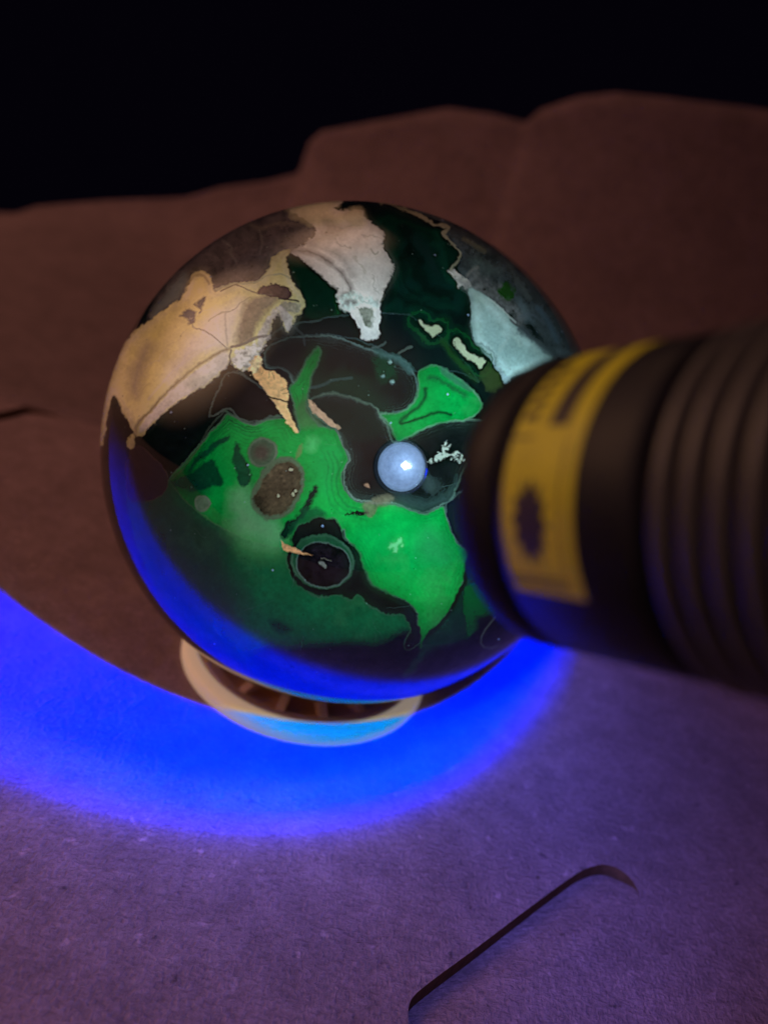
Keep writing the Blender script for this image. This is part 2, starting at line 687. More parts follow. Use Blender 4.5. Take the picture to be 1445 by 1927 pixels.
def fill(tagc, pts, c, soft=1.2, warp_=(14, 1.5), cls=0, rim=None, smooth=True, op=1.0, seed=3, grain=0.0, margin=30, inner=None):
    poly = conv(tagc, pts)
    poly = closed_smooth(poly) if smooth else np.array(poly)
    sl, d = sdf(poly, margin, warp_[0], warp_[1], seed)
    m = sm(d, soft) * op
    cc = np.broadcast_to(np.asarray(c, np.float32), ALB[sl].shape)
    if grain:
        cc = cc * (1 + grain * N12[sl] + grain * 0.6 * N5[sl] + grain * .6 * N40[sl])[..., None]
    ALB[sl] += (cc - ALB[sl]) * m[..., None]
    if inner is not None:
        ic, iw, io = inner
        blend(sl, np.clip(np.exp(-np.abs(d) / iw) * (d < 0) * io * (0.8 + 0.5 * N40[sl]), 0, 1), ic)
        bands = 0.5 + 0.5 * np.sin(d * 1.15 + 2.2 * N40[sl])
        blend(sl, np.clip(bands ** 3 * np.exp(-np.abs(d) / (3.2 * iw)) * (d < 0) * io * 0.45, 0, 1), ic)
    if rim is not None:
        rc, rw, off, ro = rim
        rm = np.exp(-((d - off) / rw) ** 2) * ro * (0.75 + 0.35 * N40[sl])
        blend(sl, np.clip(rm, 0, 1), rc)
    if cls:
        CLS[sl][d < 0] = cls
    return sl, d


def stroke(tagc, pts, c, wd=1.5, op=1.0, warp_=(14, 1.2), soft=1.0, vary=0.0, seed=5):
    p = smooth_open(conv(tagc, pts), 6)
    sl, d = sdf(p, 14 + wd, warp_[0], warp_[1], seed, closed=False)
    ww = wd * (1 + vary * N12[sl])
    blend(sl, np.clip(0.5 - (d - ww) / (2 * soft), 0, 1) * op, c)


# ---- dark green chalcedony at the top, with contour bands
sl, d = fill('P', [(560, 470), (640, 560), (660, 640), (730, 640), (800, 610), (880, 580), (880, 500), (840, 440), (740, 400), (700, 440), (735, 520), (720, 580),
                   (650, 560)], um(6, 30, 26), 14, (40, 10))
for k, q in ((-10, .35), (-26, .3), (-44, .28)):
    blend(sl, np.exp(-((d - k) / 5) ** 2) * q, um(10, 52, 38))
fill('B', [(400, 300), (470, 420), (560, 470), (550, 520), (420, 520), (380, 620), (480, 560), (640, 600), (720, 680), (760, 600), (640, 420), (560, 300), (470, 200)],
     um(10, 36, 34), 7, (40, 8), op=.8)
fill('B', [(400, 190), (540, 330), (600, 480), (560, 420), (470, 270)], um(24, 36, 40), 8, (30, 6), op=.6)
fill('A', [(1075, 375), (1120, 350), (1220, 450), (1350, 560), (1370, 640), (1330, 720), (1200, 720), (1180, 640), (1130, 520)], um(4, 32, 24), 4, op=.9)
stroke('A', [(1360, 600), (1375, 680), (1340, 730)], um(8, 62, 34), 4, .7, soft=4)

# ---- grey domes below the crust
fill('P', [(500, 640), (540, 612), (600, 602), (660, 590), (760, 590), (800, 615), (860, 660), (900, 720), (860, 700), (780, 700), (700, 650), (620, 630), (540, 636)], um(11, 18, 21), 2.5, (20, 2),
     rim=(um(58, 72, 76), 1.5, -1, .7))
lobe = [(498, 665), (520, 643), (570, 632), (625, 633), (670, 645), (705, 660), (735, 668), (762, 680), (780, 705), (786, 730), (780, 755), (762, 772), (740, 778), (715, 790), (735, 830),
        (745, 850), (720, 870), (660, 860), (640, 820), (600, 800), (575, 760), (560, 740), (540, 700), (505, 690)]
sl, d = fill('P', lobe, um(12, 13, 15), 2, (22, 2.5), grain=.2, rim=(um(110, 130, 128), 1.5, -1, .8), inner=(um(58, 62, 62), 9, .6))
fill('P', [(585, 720), (640, 700), (700, 720), (740, 780), (700, 800), (650, 830), (600, 790)], um(16, 34, 26), 16, (30, 8), op=.8)
fill('B', [(255, 900), (330, 915), (400, 940), (470, 1010), (450, 1020), (380, 960), (300, 945)], um(74, 104, 102), 5, (16, 3), op=.75)
fill('B', [(250, 960), (300, 940), (370, 990), (360, 1060), (300, 1080), (265, 1030)], um(10, 52, 34), 6, (12, 4), op=.7)
for q in ((342, 965), (300, 1047), (352, 1078)):
    fill('B', [(q[0] - 12, q[1]), (q[0], q[1] - 9), (q[0] + 14, q[1]), (q[0], q[1] + 9)], um(150, 170, 165), 1.4, (6, 1.5))
stroke('B', [(240, 888), (290, 875), (320, 855)], um(76, 84, 84), 1.6, .8, soft=1.5)
stroke('B', [(395, 920), (430, 895), (465, 880)], um(80, 84, 80), 2, .8, soft=1.5)
stroke('A', [(1000, 1170)] + [(1260, 1105), (1340, 1075), (1445, 1060)], um(70, 82, 86), 1.4, .6, soft=2)
fill('A', [(940, 870), (1000, 800), (1080, 790), (1160, 840), (1180, 900), (1130, 1060), (1050, 1050), (960, 980)], um(16, 16, 20), 8, (30, 5), op=.6)
stroke('A', [(985, 820), (1050, 775), (1150, 745), (1260, 735)], um(56, 66, 68), 1.4, .7, soft=1.5)
stroke('A', [(1130, 770), (1170, 810), (1185, 870)], um(60, 66, 70), 1.4, .6, soft=2)

for a_, b_, c_, w_ in (((760, 430), (790, 520), (850, 560), 9), ((820, 440), (835, 500), (870, 545), 6), ((740, 560), (790, 575), (840, 600), 7), ((770, 470), (755, 530), (790, 555), 4)):
    stroke('P', [a_, b_, c_], um(3, 12, 11) if w_ != 6 else um(16, 58, 46), w_, .75, (30, 8), 6, .5)
# brown-black lobe beside the green, with a pale seam
fill('A', [(742, 1232), (800, 1278), (900, 1315), (990, 1282), (1070, 1265), (1010, 1190), (900, 1070), (800, 1020), (740, 1040), (690, 1130), (640, 1280)], um(18, 13, 15), 3, (22, 2.5), grain=.25,
     rim=(um(96, 100, 96), 1.8, -1, .6))

# ---- brown crust zone under the upper left limb
fill('A', [(300, 700), (400, 540), (560, 340), (760, 180), (960, 90), (1120, 80), (1230, 150), (1255, 210), (1190, 300), (1110, 335), (1010, 375), (970, 440), (900, 520),
           (790, 540), (690, 600), (640, 640), (480, 640), (330, 760)], am(58, 40, 38), 5, (30, 4), grain=.22)
stroke('A', [(720, 280), (770, 310), (765, 350), (800, 400)], am(84, 64, 58), 1.6, .7, soft=2)
stroke('A', [(930, 220), (945, 280), (930, 350)], am(80, 60, 55), 1.6, .6, soft=2)
stroke('A', [(840, 160), (930, 210), (1040, 180), (1150, 190)], am(84, 60, 50), 3, .5, soft=4)
fill('A', [(330, 660), (420, 560), (500, 470), (520, 520), (470, 600), (400, 660), (320, 740)], am(98, 84, 78), 6, (20, 4), op=.7)

# ---- cream crust (left)
cream = am(182, 140, 88)
fill('A', [(-10, 1440), (0, 1330), (30, 1160), (80, 1010), (150, 880), (240, 780), (330, 715), (420, 650), (490, 600), (520, 540), (545, 480), (590, 450), (640, 470),
           (665, 530), (690, 565), (760, 530), (840, 515), (905, 515), (950, 480), (985, 420), (1010, 370), (1060, 335), (1105, 335), (1080, 390), (1092, 440),
           (1110, 500), (1150, 565), (1185, 630), (1165, 690), (1135, 705), (1110, 755), (1090, 798), (1062, 745), (1038, 690), (1000, 745), (965, 850), (922, 915),
           (938, 990), (870, 1012), (800, 1005), (762, 960), (735, 995), (640, 1085), (555, 1135), (430, 1222), (330, 1312), (270, 1382), (222, 1372), (165, 1270),
           (118, 1160), (80, 1210), (40, 1440)], cream, 1.6, (9, 2.2), cls=1, grain=.04, rim=(am(200, 175, 150), 6, -6, .35))
# smooth folds inside it, their shading painted into the crust colour
fill('A', [(330, 760), (520, 640), (700, 600), (760, 640), (640, 820), (420, 1010), (250, 1180), (170, 1150), (220, 950)], am(184, 138, 80), 16, (40, 8), op=.75)
fill('A', [(215, 1010), (290, 860), (320, 900), (260, 1080), (240, 1180), (200, 1130)], am(132, 96, 80), 14, (30, 4), op=.85)
fill('A', [(560, 780), (760, 640), (830, 620), (800, 780), (760, 880), (600, 930), (430, 1070), (400, 1040)], am(200, 164, 120), 14, (30, 6), op=.8)
fill('A', [(745, 905), (740, 990), (640, 1083), (555, 1132), (430, 1218), (330, 1305), (262, 1370), (250, 1330), (330, 1235), (430, 1130), (560, 1020), (660, 950)],
     am(188, 156, 120), 3, (12, 2), op=.9, grain=.08)
stroke('A', [(228, 1370), (240, 1320), (330, 1220), (430, 1115), (560, 1000), (680, 925), (760, 888)], am(112, 80, 56), 2.6, .85, soft=2.5, vary=.4)
stroke('A', [(300, 1180), (420, 1040), (560, 930), (700, 850)], am(214, 176, 128), 1.2, .5, soft=3)
fill('A', [(800, 860), (815, 740), (860, 620), (960, 588), (1035, 600), (1010, 650), (950, 700), (905, 800), (880, 850)], am(92, 66, 52), 6, (16, 4), op=.9, grain=.2)
fill('A', [(915, 570), (960, 535), (1020, 525), (1080, 540), (1110, 580), (1080, 610), (1010, 600), (950, 585)], am(52, 30, 26), 1.5, (9, 3), grain=.25)
stroke('A', [(690, 555), (780, 522), (860, 518), (920, 510), (960, 480), (1050, 470), (1095, 490)], am(150, 120, 88), 2, .8, vary=.5)
stroke('A', [(710, 562), (800, 530), (900, 575), (1000, 590)], am(66, 46, 38), 1.2, .8)
stroke('A', [(1040, 610), (1090, 612), (1150, 625)], am(30, 22, 22), 1.6, .9)
fill('A', [(1040, 640), (1090, 630), (1170, 640), (1160, 685), (1120, 690), (1070, 680)], am(150, 116, 92), 2, (8, 3), grain=.3)
fill('A', [(1045, 645), (1100, 700), (1110, 750), (1090, 790), (1065, 745), (1040, 690)], am(192, 168, 140), 2, (8, 2), grain=.2)
fill('A', [(910, 830), (960, 740), (1020, 660), (1040, 670), (1000, 745), (965, 850), (925, 905)], am(190, 164, 142), 3, (8, 3), grain=.2, op=.9)
fill('A', [(770, 960), (800, 900), (880, 870), (930, 880), (925, 930), (935, 985), (870, 1005), (805, 1000)], am(180, 158, 138), 3, (7, 4), grain=.35, op=.9)
stroke('A', [(770, 880), (850, 860), (900, 830), (970, 820)], am(86, 62, 52), 2.2, .8, vary=.5)
stroke('A', [(770, 895), (765, 930), (770, 960)], am(70, 52, 44), 1.4, .8)
# dark fleck and its cracks
fill('A', [(480, 712), (515, 660), (545, 672), (572, 690), (548, 745), (528, 752), (520, 728)], am(38, 34, 42), 2.2, (8, 2), smooth=False)
fill('A', [(570, 640), (585, 615), (625, 598), (618, 635), (600, 655), (590, 665)], am(56, 42, 38), 2.6, (8, 2))
stroke('A', [(560, 640), (600, 670), (590, 690)], am(70, 52, 44), 1.4, .8)
stroke('A', [(545, 750), (560, 775), (610, 788), (680, 832), (720, 870), (745, 890)], am(108, 80, 60), 1.0, .85)
stroke('A', [(735, 690), (738, 780), (748, 880)], am(120, 92, 74), 1.2, .6, soft=2)
stroke('A', [(640, 735), (700, 690), (780, 670), (830, 625), (880, 600)], am(122, 92, 68), 1.0, .6)
stroke('A', [(520, 530), (560, 480), (610, 480), (640, 520)], am(120, 86, 56), 2, .7, soft=2)
fill('A', [(185, 1445), (180, 1415), (200, 1380), (222, 1385), (225, 1420), (215, 1450)], cream * .8, 2, (8, 2), cls=1)

for q_, (x_, y_, ang_, ln_) in enumerate([(330, 960, -40, 150), (470, 830, -35, 120), (600, 690, -20, 110), (280, 1120, -48, 120), (640, 880, -60, 90), (420, 900, 10, 60), (540, 620, -70, 70), (860, 560, -10, 60), (700, 760, 30, 60)]):
    a0_ = math.radians(ang_)
    pts_ = [(x_ + ln_ * t_ * math.cos(a0_) + 8 * math.sin(7 * t_ + q_), y_ + ln_ * t_ * math.sin(a0_) + 8 * math.cos(5 * t_ + q_)) for t_ in np.linspace(-.5, .5, 5)]
    stroke('A', pts_, am(140, 104, 70) if q_ % 2 else am(206, 168, 116), .6, .3, (10, 2.5), 1.2)
# ---- white crust (top)
white = am(196, 168, 138)
fill('A', [(1085, 108), (1150, 70), (1250, 40), (1390, 40), (1390, 68), (1345, 88), (1385, 103), (1505, 103), (1520, 140), (1565, 180), (1635, 240), (1620, 300), (1665, 380),
           (1692, 448), (1668, 500), (1632, 560), (1615, 640), (1608, 760), (1598, 828), (1525, 842), (1495, 785), (1455, 705), (1390, 655), (1360, 595), (1380, 560),
           (1300, 500), (1235, 435), (1175, 385), (1108, 340), (1190, 296), (1250, 205)], white, 1.4, (8, 2.6), cls=2, grain=.05, seed=8)
fill('A', [(1080, 100), (1250, 50), (1380, 50), (1350, 88), (1385, 108), (1500, 110), (1530, 170), (1480, 190), (1350, 170), (1260, 200)], am(190, 150, 104), 8, (20, 5), op=.8)
fill('A', [(1260, 200), (1300, 150), (1400, 180), (1480, 190), (1420, 240), (1300, 290), (1210, 290)], am(104, 76, 58), 12, (30, 6), op=.75)
stroke('A', [(1112, 335), (1210, 345), (1300, 385), (1380, 450), (1430, 520), (1445, 575), (1410, 590)], am(88, 62, 52), 4.5, .9, soft=5, vary=.5)
stroke('A', [(1220, 300), (1330, 340), (1400, 380), (1460, 470)], am(120, 92, 80), 5, .7, soft=7)
fill('A', [(1115, 345), (1200, 370), (1300, 420), (1380, 480), (1428, 545), (1380, 558), (1300, 498), (1230, 430)], am(214, 190, 166), 3, (12, 2), op=.8)
fill('A', [(1470, 330), (1550, 330), (1590, 420), (1560, 560), (1500, 600), (1470, 520), (1440, 420)], am(178, 166, 160), 10, (20, 6), op=.7)
fill('A', [(1480, 330), (1520, 310), (1560, 330), (1550, 350), (1500, 350)], am(226, 214, 210), 6, (12, 4), op=.8)
fill('A', [(1585, 420), (1620, 380), (1668, 450), (1630, 540), (1600, 600), (1570, 600)], am(214, 188, 160), 5, (10, 4), op=.8)
fill('A', [(1375, 590), (1430, 570), (1520, 590), (1600, 620), (1595, 660), (1500, 640), (1430, 680), (1390, 650)], am(156, 136, 118), 4, (7, 4), grain=.35, op=.7)
fill('B', [(150, 665), (200, 655), (248, 680), (242, 765), (212, 760), (175, 705)], am(104, 82, 66), 3, (9, 4), grain=.25)
stroke('A', [(1270, 250), (1420, 260), (1540, 230), (1590, 260)], am(222, 196, 170), 2, .4, soft=4)
stroke('A', [(1560, 330), (1580, 360), (1600, 345)], am(120, 96, 76), 1.4, .6)
stroke('B', [(310, 580), (300, 610), (290, 630), (300, 600)], uv(90, 95, 90), 1.5, .8)

for q_, (x_, y_, ang_, ln_) in enumerate([(1400, 300, 30, 120), (1500, 420, 65, 130), (1560, 250, 20, 80), (1450, 200, -8, 120), (1580, 520, 75, 90), (1330, 250, -15, 90), (1520, 620, 20, 60)]):
    a0_ = math.radians(ang_)
    pts_ = [(x_ + ln_ * t_ * math.cos(a0_) + 8 * math.sin(7 * t_ + q_), y_ + ln_ * t_ * math.sin(a0_) + 8 * math.cos(5 * t_ + q_)) for t_ in np.linspace(-.5, .5, 5)]
    stroke('A', pts_, am(132, 104, 84) if q_ % 2 else am(112, 88, 74), 1.0, .55, (10, 3), 1.8, .5)
# ---- brown zone and tan seam (upper right)
fill('B', [(640, 240), (740, 350), (730, 440), (780, 500), (900, 560), (1060, 640), (1180, 800), (1290, 930), (1480, 980), (1400, 740), (1220, 470), (1000, 260), (760, 120), (620, 80), (500, 60),
           (420, 80), (560, 150), (670, 200)], am(56, 46, 44), 3, (16, 2), grain=.3)
stroke('B', [(300, 62), (420, 100), (510, 140), (580, 178), (640, 195), (672, 210), (645, 238), (690, 295), (738, 350), (722, 400), (690, 452), (712, 478), (760, 505)], am(150, 116, 90), 2.6, .95,
       (9, 2.5), 1.4, .6)
fill('B', [(672, 455), (705, 440), (735, 470), (780, 500), (800, 520), (770, 545), (735, 540), (720, 500)], am(190, 170, 150), 1.6, (8, 3), grain=.25)
fill('B', [(725, 510), (780, 490), (830, 425), (865, 480), (940, 530), (1010, 560), (1060, 640), (1105, 715), (1085, 770), (1000, 690), (900, 610), (835, 575), (760, 548)],
     um(104, 98, 104), 6, (14, 5), op=.75, grain=.35)
stroke('B', [(780, 480), (810, 440), (840, 430)], um(130, 120, 122), 2.4, .7, soft=2.5)
stroke('B', [(760, 270), (830, 310), (880, 340)], am(110, 84, 62), 3, .6, soft=4)
stroke('B', [(1020, 420), (1060, 500), (1130, 600)], am(90, 76, 68), 4, .5, soft=5)
stroke('B', [(1180, 660), (1250, 760), (1290, 850)], am(100, 96, 100), 3, .5, soft=4)
fill('B', [(968, 545), (1005, 522), (1045, 552), (1040, 600), (1005, 612), (968, 585)], um(38, 76, 30), 3.5, (9, 4))
fill('B', [(1080, 600), (1130, 680), (1150, 740), (1100, 720), (1060, 650)], um(110, 120, 132), 6, (12, 4), op=.6)
stroke('B', [(1080, 710), (1150, 700), (1210, 745)], um(96, 100, 116), 2, .6, soft=3)
# white chalcedony sector
fill('B', [(790, 548), (840, 565), (900, 605), (960, 652), (1030, 735), (1090, 790), (1180, 865), (1262, 945), (1190, 990), (1110, 1030), (1040, 1050), (1000, 1078), (958, 1010),
           (905, 950), (850, 892), (812, 825), (800, 745), (806, 655), (792, 600)], um(150, 166, 168), 1.8, (14, 1.6), cls=3, grain=.06, rim=(um(196, 206, 214), 8, -10, .7))
stroke('B', [(960, 900), (1010, 830), (980, 800), (1040, 820), (1080, 870)], um(184, 192, 190), 3, .5, soft=4)
stroke('B', [(900, 610), (960, 655), (1050, 745)], um(206, 204, 204), 1.4, .7, soft=1.5)
fill('B', [(1060, 790), (1100, 760), (1180, 830), (1280, 930), (1250, 945), (1170, 870)], um(70, 70, 80), 4, (14, 4), op=.8)
fill('B', [(905, 945), (940, 965), (990, 1030), (1020, 1075), (990, 1080), (950, 1020)], um(170, 180, 190), 1.6, (9, 3))
# olive halo and creamy flecks
for fl in ([(492, 735), (520, 728), (545, 755), (580, 768), (632, 768), (625, 800), (578, 818), (548, 788), (520, 760)],
           [(695, 842), (728, 832), (760, 878), (785, 912), (830, 935), (878, 958), (862, 1002), (815, 972), (760, 935), (722, 885)]):
    sl, d = sdf(closed_smooth(conv('B', fl)), 40, 12, 3.0, 9)
    for k, w_, q, c_ in ((6, 4, .8, um(4, 26, 18)), (14, 3.5, .7, um(14, 66, 34)), (22, 3, .4, um(8, 40, 30))):
        blend(sl, np.exp(-((d - k) / w_) ** 2) * q, c_)
    blend(sl, sm(d, 1.4), um(196, 190, 160) * 1.0)
    CLS[sl][d < 0] = 4
stroke('B', [(640, 850), (700, 930), (780, 1020), (830, 1070)], um(34, 60, 24), 5, .6, soft=5)
fill('B', [(870, 1000), (920, 980), (985, 1075), (930, 1130), (880, 1100)], um(58, 66, 34), 6, (12, 5), op=.7)

# ---- fluorescent green body
gr = uv(2, 158, 66)
green = [(418, 790), (432, 778), (455, 793), (480, 799), (510, 787), (545, 790), (560, 812), (556, 770), (545, 735), (560, 715), (578, 680), (594, 656), (601, 662), (598, 680), (585, 712), (578, 748), (577, 772),
         (600, 798), (632, 808), (644, 835), (655, 862), (648, 890), (648, 915), (662, 936), (684, 947), (715, 948), (750, 951), (775, 962), (800, 966), (828, 956), (836, 958),
         (846, 988), (860, 1020), (880, 1040), (880, 1065), (868, 1105), (852, 1140), (826, 1172), (806, 1195), (795, 1215), (770, 1250), (750, 1278), (735, 1282), (760, 1240), (780, 1212), (786, 1180),
         (780, 1150), (760, 1130), (720, 1112), (700, 1100), (683, 1070), (668, 1035), (650, 1010), (640, 1000), (560, 1100), (560, 1212), (700, 1206), (770, 1190), (780, 1230), (640, 1250), (500, 1225),
         (380, 1140), (300, 1020), (262, 945), (300, 940), (318, 905), (340, 880), (370, 845), (395, 815)]
sl, d = fill('P', green, gr, 2.0, (26, 2.5), grain=.05)
for k, w_, q in ((-9, 3, .35), (-19, 4, .25)):
    blend(sl, np.clip(np.exp(-((d - k) / w_) ** 2) * q * (0.5 + N90[sl]), 0, 1), uv(4, 110, 52))
blend(sl, np.exp(-((d - 0) / 1.9) ** 2) * .7, uv(92, 132, 112))
for k in (5, 9, 14):
    blend(sl, np.clip(np.exp(-((d + k) / 1.1) ** 2) * .3 * (0.7 + N90[sl]), 0, 1), uv(4, 96, 48))
bands = 0.5 + 0.5 * np.sin(d * 0.9 + 3.0 * N40[sl] + 2.0 * N90[sl])
blend(sl, np.clip(bands ** 4 * np.exp(d / 34.0) * (d < 0) * 0.42 * (0.6 + 0.8 * N90[sl]), 0, 1), uv(3, 88, 44))
stroke('A', [(735, 1240), (800, 1285), (900, 1318), (990, 1286), (1060, 1268)], uv(84, 116, 100), 1.4, .7, soft=2)
stroke('A', [(735, 1240), (660, 1320), (590, 1440)], uv(72, 84, 78), 1.4, .6, soft=2)
stroke('C', [(590, 180), (500, 300), (420, 380)], uv(84, 84, 78), 1.4, .6, soft=2)
# zone across the fracture at lower left: smokier stone that fluoresces weakly
fill('P', [(318, 903), (345, 938), (385, 972), (432, 1000), (480, 1020), (530, 1034), (560, 1060), (640, 1090), (690, 1110), (760, 1150), (790, 1210), (740, 1290), (560, 1290), (380, 1200), (280, 1080), (240, 920)],
     uv(8, 100, 60), 1.6, (40, 1.5), grain=.08)
fill('P', [(318, 903), (345, 938), (385, 972), (440, 1003), (430, 1040), (460, 1130), (420, 1180), (300, 1100), (230, 920)], uv(34, 62, 58), 22, (40, 8), op=.8)
fill('P', [(430, 985), (500, 1000), (560, 1030), (520, 1060), (450, 1040)], uv(72, 150, 86), 18, (30, 6), op=.55)
fill('P', [(540, 1212), (640, 1210), (720, 1202), (775, 1185), (800, 1220), (850, 1190), (890, 1170), (930, 1160), (960, 1200), (900, 1280), (700, 1330), (540, 1300), (470, 1240)], uv(8, 14, 30), 9, (40, 4))  # near-black band along the bottom of the ball
fill('P', [(240, 870), (262, 840), (300, 870), (318, 903), (300, 935), (262, 945), (240, 930)], um(34, 26, 34), 2, (14, 2), rim=(uv(78, 64, 62), 1.4, 0, .5))
fill('P', [(362, 990), (372, 980), (382, 1000), (380, 1030), (368, 1022)], uv(20, 60, 48), 5, (12, 2), op=.7)
stroke('P', [(318, 903), (345, 938), (385, 972), (432, 1000), (480, 1020), (532, 1034)], uv(86, 120, 92), 1.0, .45, soft=1.5)
# pale fog inside the green
fill('P', [(450, 910), (480, 925), (500, 960), (530, 985), (540, 1010), (520, 1030), (470, 1014), (440, 990), (432, 950)], uv(96, 168, 112), 16, (30, 6), op=.95)
fill('P', [(440, 960), (480, 975), (500, 1005), (460, 1000)], uv(104, 150, 112), 14, (30, 6), op=.5)
fill('P', [(690, 1010), (760, 1000), (850, 1015), (870, 1060), (800, 1090), (720, 1070)], uv(0, 150, 70), 26, (40, 8), op=.5)
fill('P', [(790, 1000), (830, 1005), (850, 1050), (800, 1065), (780, 1035)], uv(42, 140, 84), 18, (30, 6), op=.6)
fill('P', [(600, 840), (640, 850), (636, 900), (610, 930), (590, 900)], uv(6, 176, 84), 14, (30, 6), op=.6)
fill('D', [(60, 250), (110, 260), (110, 320), (60, 320)], uv(90, 200, 120), 8, (14, 4), op=.6)
for r_, q in ((10, .55), (20, .45), (30, .35)):
    stroke('P', [(636 - r_, 850), (648 - r_, 880), (644 - r_, 915), (660 - r_, 945 + r_ * .4), (690, 952 + r_ * .9)], uv(2, 112, 56), 1.6, q, soft=2)
# dark leaf-shaped inclusions
for lf in ([(760, 112), (745, 150), (690, 185), (620, 240), (560, 300), (520, 330), (560, 255), (640, 180), (720, 130)],
           [(615, 268), (650, 255), (690, 310), (718, 398), (640, 402), (560, 440), (430, 390), (500, 350), (580, 310)],
           [(800, 162), (830, 220), (878, 300), (872, 370), (830, 408), (800, 330), (780, 230)]):
    fill('C', lf, uv(8, 58, 46), 2.6, (16, 2.5), op=.9, grain=.2)
fill('C', [(430, 380), (560, 330), (640, 420), (560, 520), (500, 470)], uv(6, 50, 44), 14, (20, 4), op=.7)
fill('C', [(940, 690), (1010, 1160), (1120, 1210), (1110, 1240), (1000, 1200)], uv(5, 56, 44), 14, (20, 4), op=.0)
fill('C', [(990, 1175), (1050, 1170), (1120, 1215), (1080, 1240), (1010, 1215)], uv(6, 40, 44), 6, (14, 3), op=.8)
fill('C', [(1042, 668), (1085, 612), (1150, 560), (1195, 490), (1240, 400), (1250, 440), (1215, 530), (1150, 610), (1090, 695), (1052, 700)], uv(8, 40, 30), 3, (14, 3))
fill('C', [(1140, 590), (1200, 525), (1300, 560), (1290, 600), (1180, 640), (1100, 670)], uv(6, 84, 52), 5, (14, 3), op=.8)
# round nodules
def disc(cx, cy, rx, ry, rot, c, soft, cls=0, rim=None, w_=(16, 1.5), grain=0.1):
    a = np.linspace(0, 2 * math.pi, 40, endpoint=False)
    ca, sa = math.cos(math.radians(rot)), math.sin(math.radians(rot))
    pts = [(cx + rx * math.cos(q) * ca - ry * math.sin(q) * sa, cy + rx * math.cos(q) * sa + ry * math.sin(q) * ca) for q in a]
    return fill('P', pts, c, soft, w_, cls, rim, smooth=False, grain=grain)


disc(494, 851, 27, 28, 0, uv(70, 92, 72), 3, rim=(uv(112, 128, 112), 2.5, -2, .5), cls=5)
disc(492, 851, 15, 16, 0, uv(72, 62, 56), 7)
disc(381, 947, 14.5, 16, 0, uv(84, 118, 96), 1.8, rim=(uv(112, 138, 120), 2, -2, .5), cls=5)
fill('C', [(1040, 240), (1130, 255), (1185, 335), (1175, 430), (1130, 525), (1050, 590), (965, 590), (895, 535), (880, 470), (905, 390), (955, 305)], uv(92, 112, 88), 3, (16, 2), cls=5)
fill('C', [(1050, 268), (1125, 280), (1165, 345), (1155, 425), (1112, 512), (1045, 568), (972, 572), (915, 525), (905, 470), (930, 400), (985, 320)], uv(78, 66, 50), 2.6, (12, 2.5), grain=.28)
fill('C', [(905, 470), (950, 465), (960, 520), (1000, 560), (960, 570), (915, 530)], uv(40, 32, 28), 4, (12, 3), op=.7)
for q in ((1105, 315), (1035, 462), (1120, 450), (1132, 432)):
    fill('C', [(q[0] - 8, q[1]), (q[0], q[1] - 8), (q[0] + 8, q[1]), (q[0], q[1] + 8)], uv(190, 190, 160), 1.3, (6, 1.5))
# dark vein under the eye
vein = [(70, 720), (130, 702), (200, 718), (245, 765), (268, 830), (322, 866), (357, 940), (372, 990), (420, 1085), (480, 1118), (560, 1158), (640, 1202), (676, 1285), (693, 1375), (660, 1430), (600, 1440),
        (640, 1340), (600, 1252), (540, 1252), (470, 1238), (400, 1192), (340, 1142), (292, 1168), (240, 1148), (100, 1140), (0, 1080), (-60, 960), (-20, 780)]
fill('D', vein, uv(18, 18, 23), 2.4, (16, 3), grain=.2, rim=(uv(70, 104, 84), 1.6, 1, .6))
fill('D', [(560, 1160), (640, 1202), (676, 1285), (690, 1375), (640, 1430), (650, 1330), (610, 1250)], uv(20, 22, 36), 4, (16, 3))
disc(607, 1057, 60, 51, 14, uv(34, 84, 58), 2.2, cls=6, rim=(uv(84, 118, 100), 2, -2, .6))
disc(609, 1063, 52.5, 43.5, 12, uv(98, 118, 112), 1.4)
disc(609, 1062.5, 50.5, 41.5, 12, uv(26, 19, 28), 1.4, grain=.35)
fill('P', [(600, 1060), (606, 1056), (614, 1064), (612, 1069)], uv(120, 120, 116), 1.4, (6, 1))
stroke('P', [(605, 1050), (625, 1055)], uv(120, 112, 104), .6, .8)
# the dark lobe that carries the torch's reflection
lobe2 = [(60, 50), (100, 125), (160, 175), (215, 205), (250, 290), (287, 368), (262, 450), (270, 530), (310, 588), (370, 618), (450, 622), (560, 630), (640, 662), (720, 678), (800, 650), (880, 580), (925, 490),
         (960, 400), (1060, 300), (1100, 170), (1000, 150), (900, 152), (780, 165), (690, 205), (600, 245), (548, 275), (520, 200), (470, 130), (440, 80), (300, 20), (150, 0)]
fill('D', lobe2, uv(13, 15, 18), 1.6, (20, 2.5), grain=.25, rim=(uv(116, 146, 132), 1.7, -1, .85), inner=(uv(62, 74, 72), 9, .6))
fill('D', [(80, 40), (200, 60), (420, 60), (460, 140), (500, 220), (400, 260), (260, 230), (160, 150)], uv(18, 34, 29), 12, (30, 6), op=.7)
fill('D', [(700, 470), (780, 490), (800, 540), (740, 540)], uv(64, 78, 80), 10, (16, 6), op=.7)
fill('D', [(560, 560), (640, 590), (760, 600), (860, 540), (900, 470), (920, 500), (870, 585), (790, 645), (715, 665), (640, 650), (560, 615)], uv(60, 84, 84), 8, (20, 4), op=.5)
fleck = [(735, 385), (770, 350), (805, 345), (825, 290), (845, 278), (858, 318), (845, 345), (880, 345), (905, 330), (935, 365), (930, 395), (895, 375), (860, 365), (815, 372), (790, 392), (750, 395)]
sl, d = sdf(closed_smooth(conv('D', fleck)), 10, 6, 5.0, 21)
blend(sl, sm(d, 1.2) * np.clip(.75 + N5[sl], 0, 1), uv(214, 220, 210))
CLS[sl][d < 0] = 4
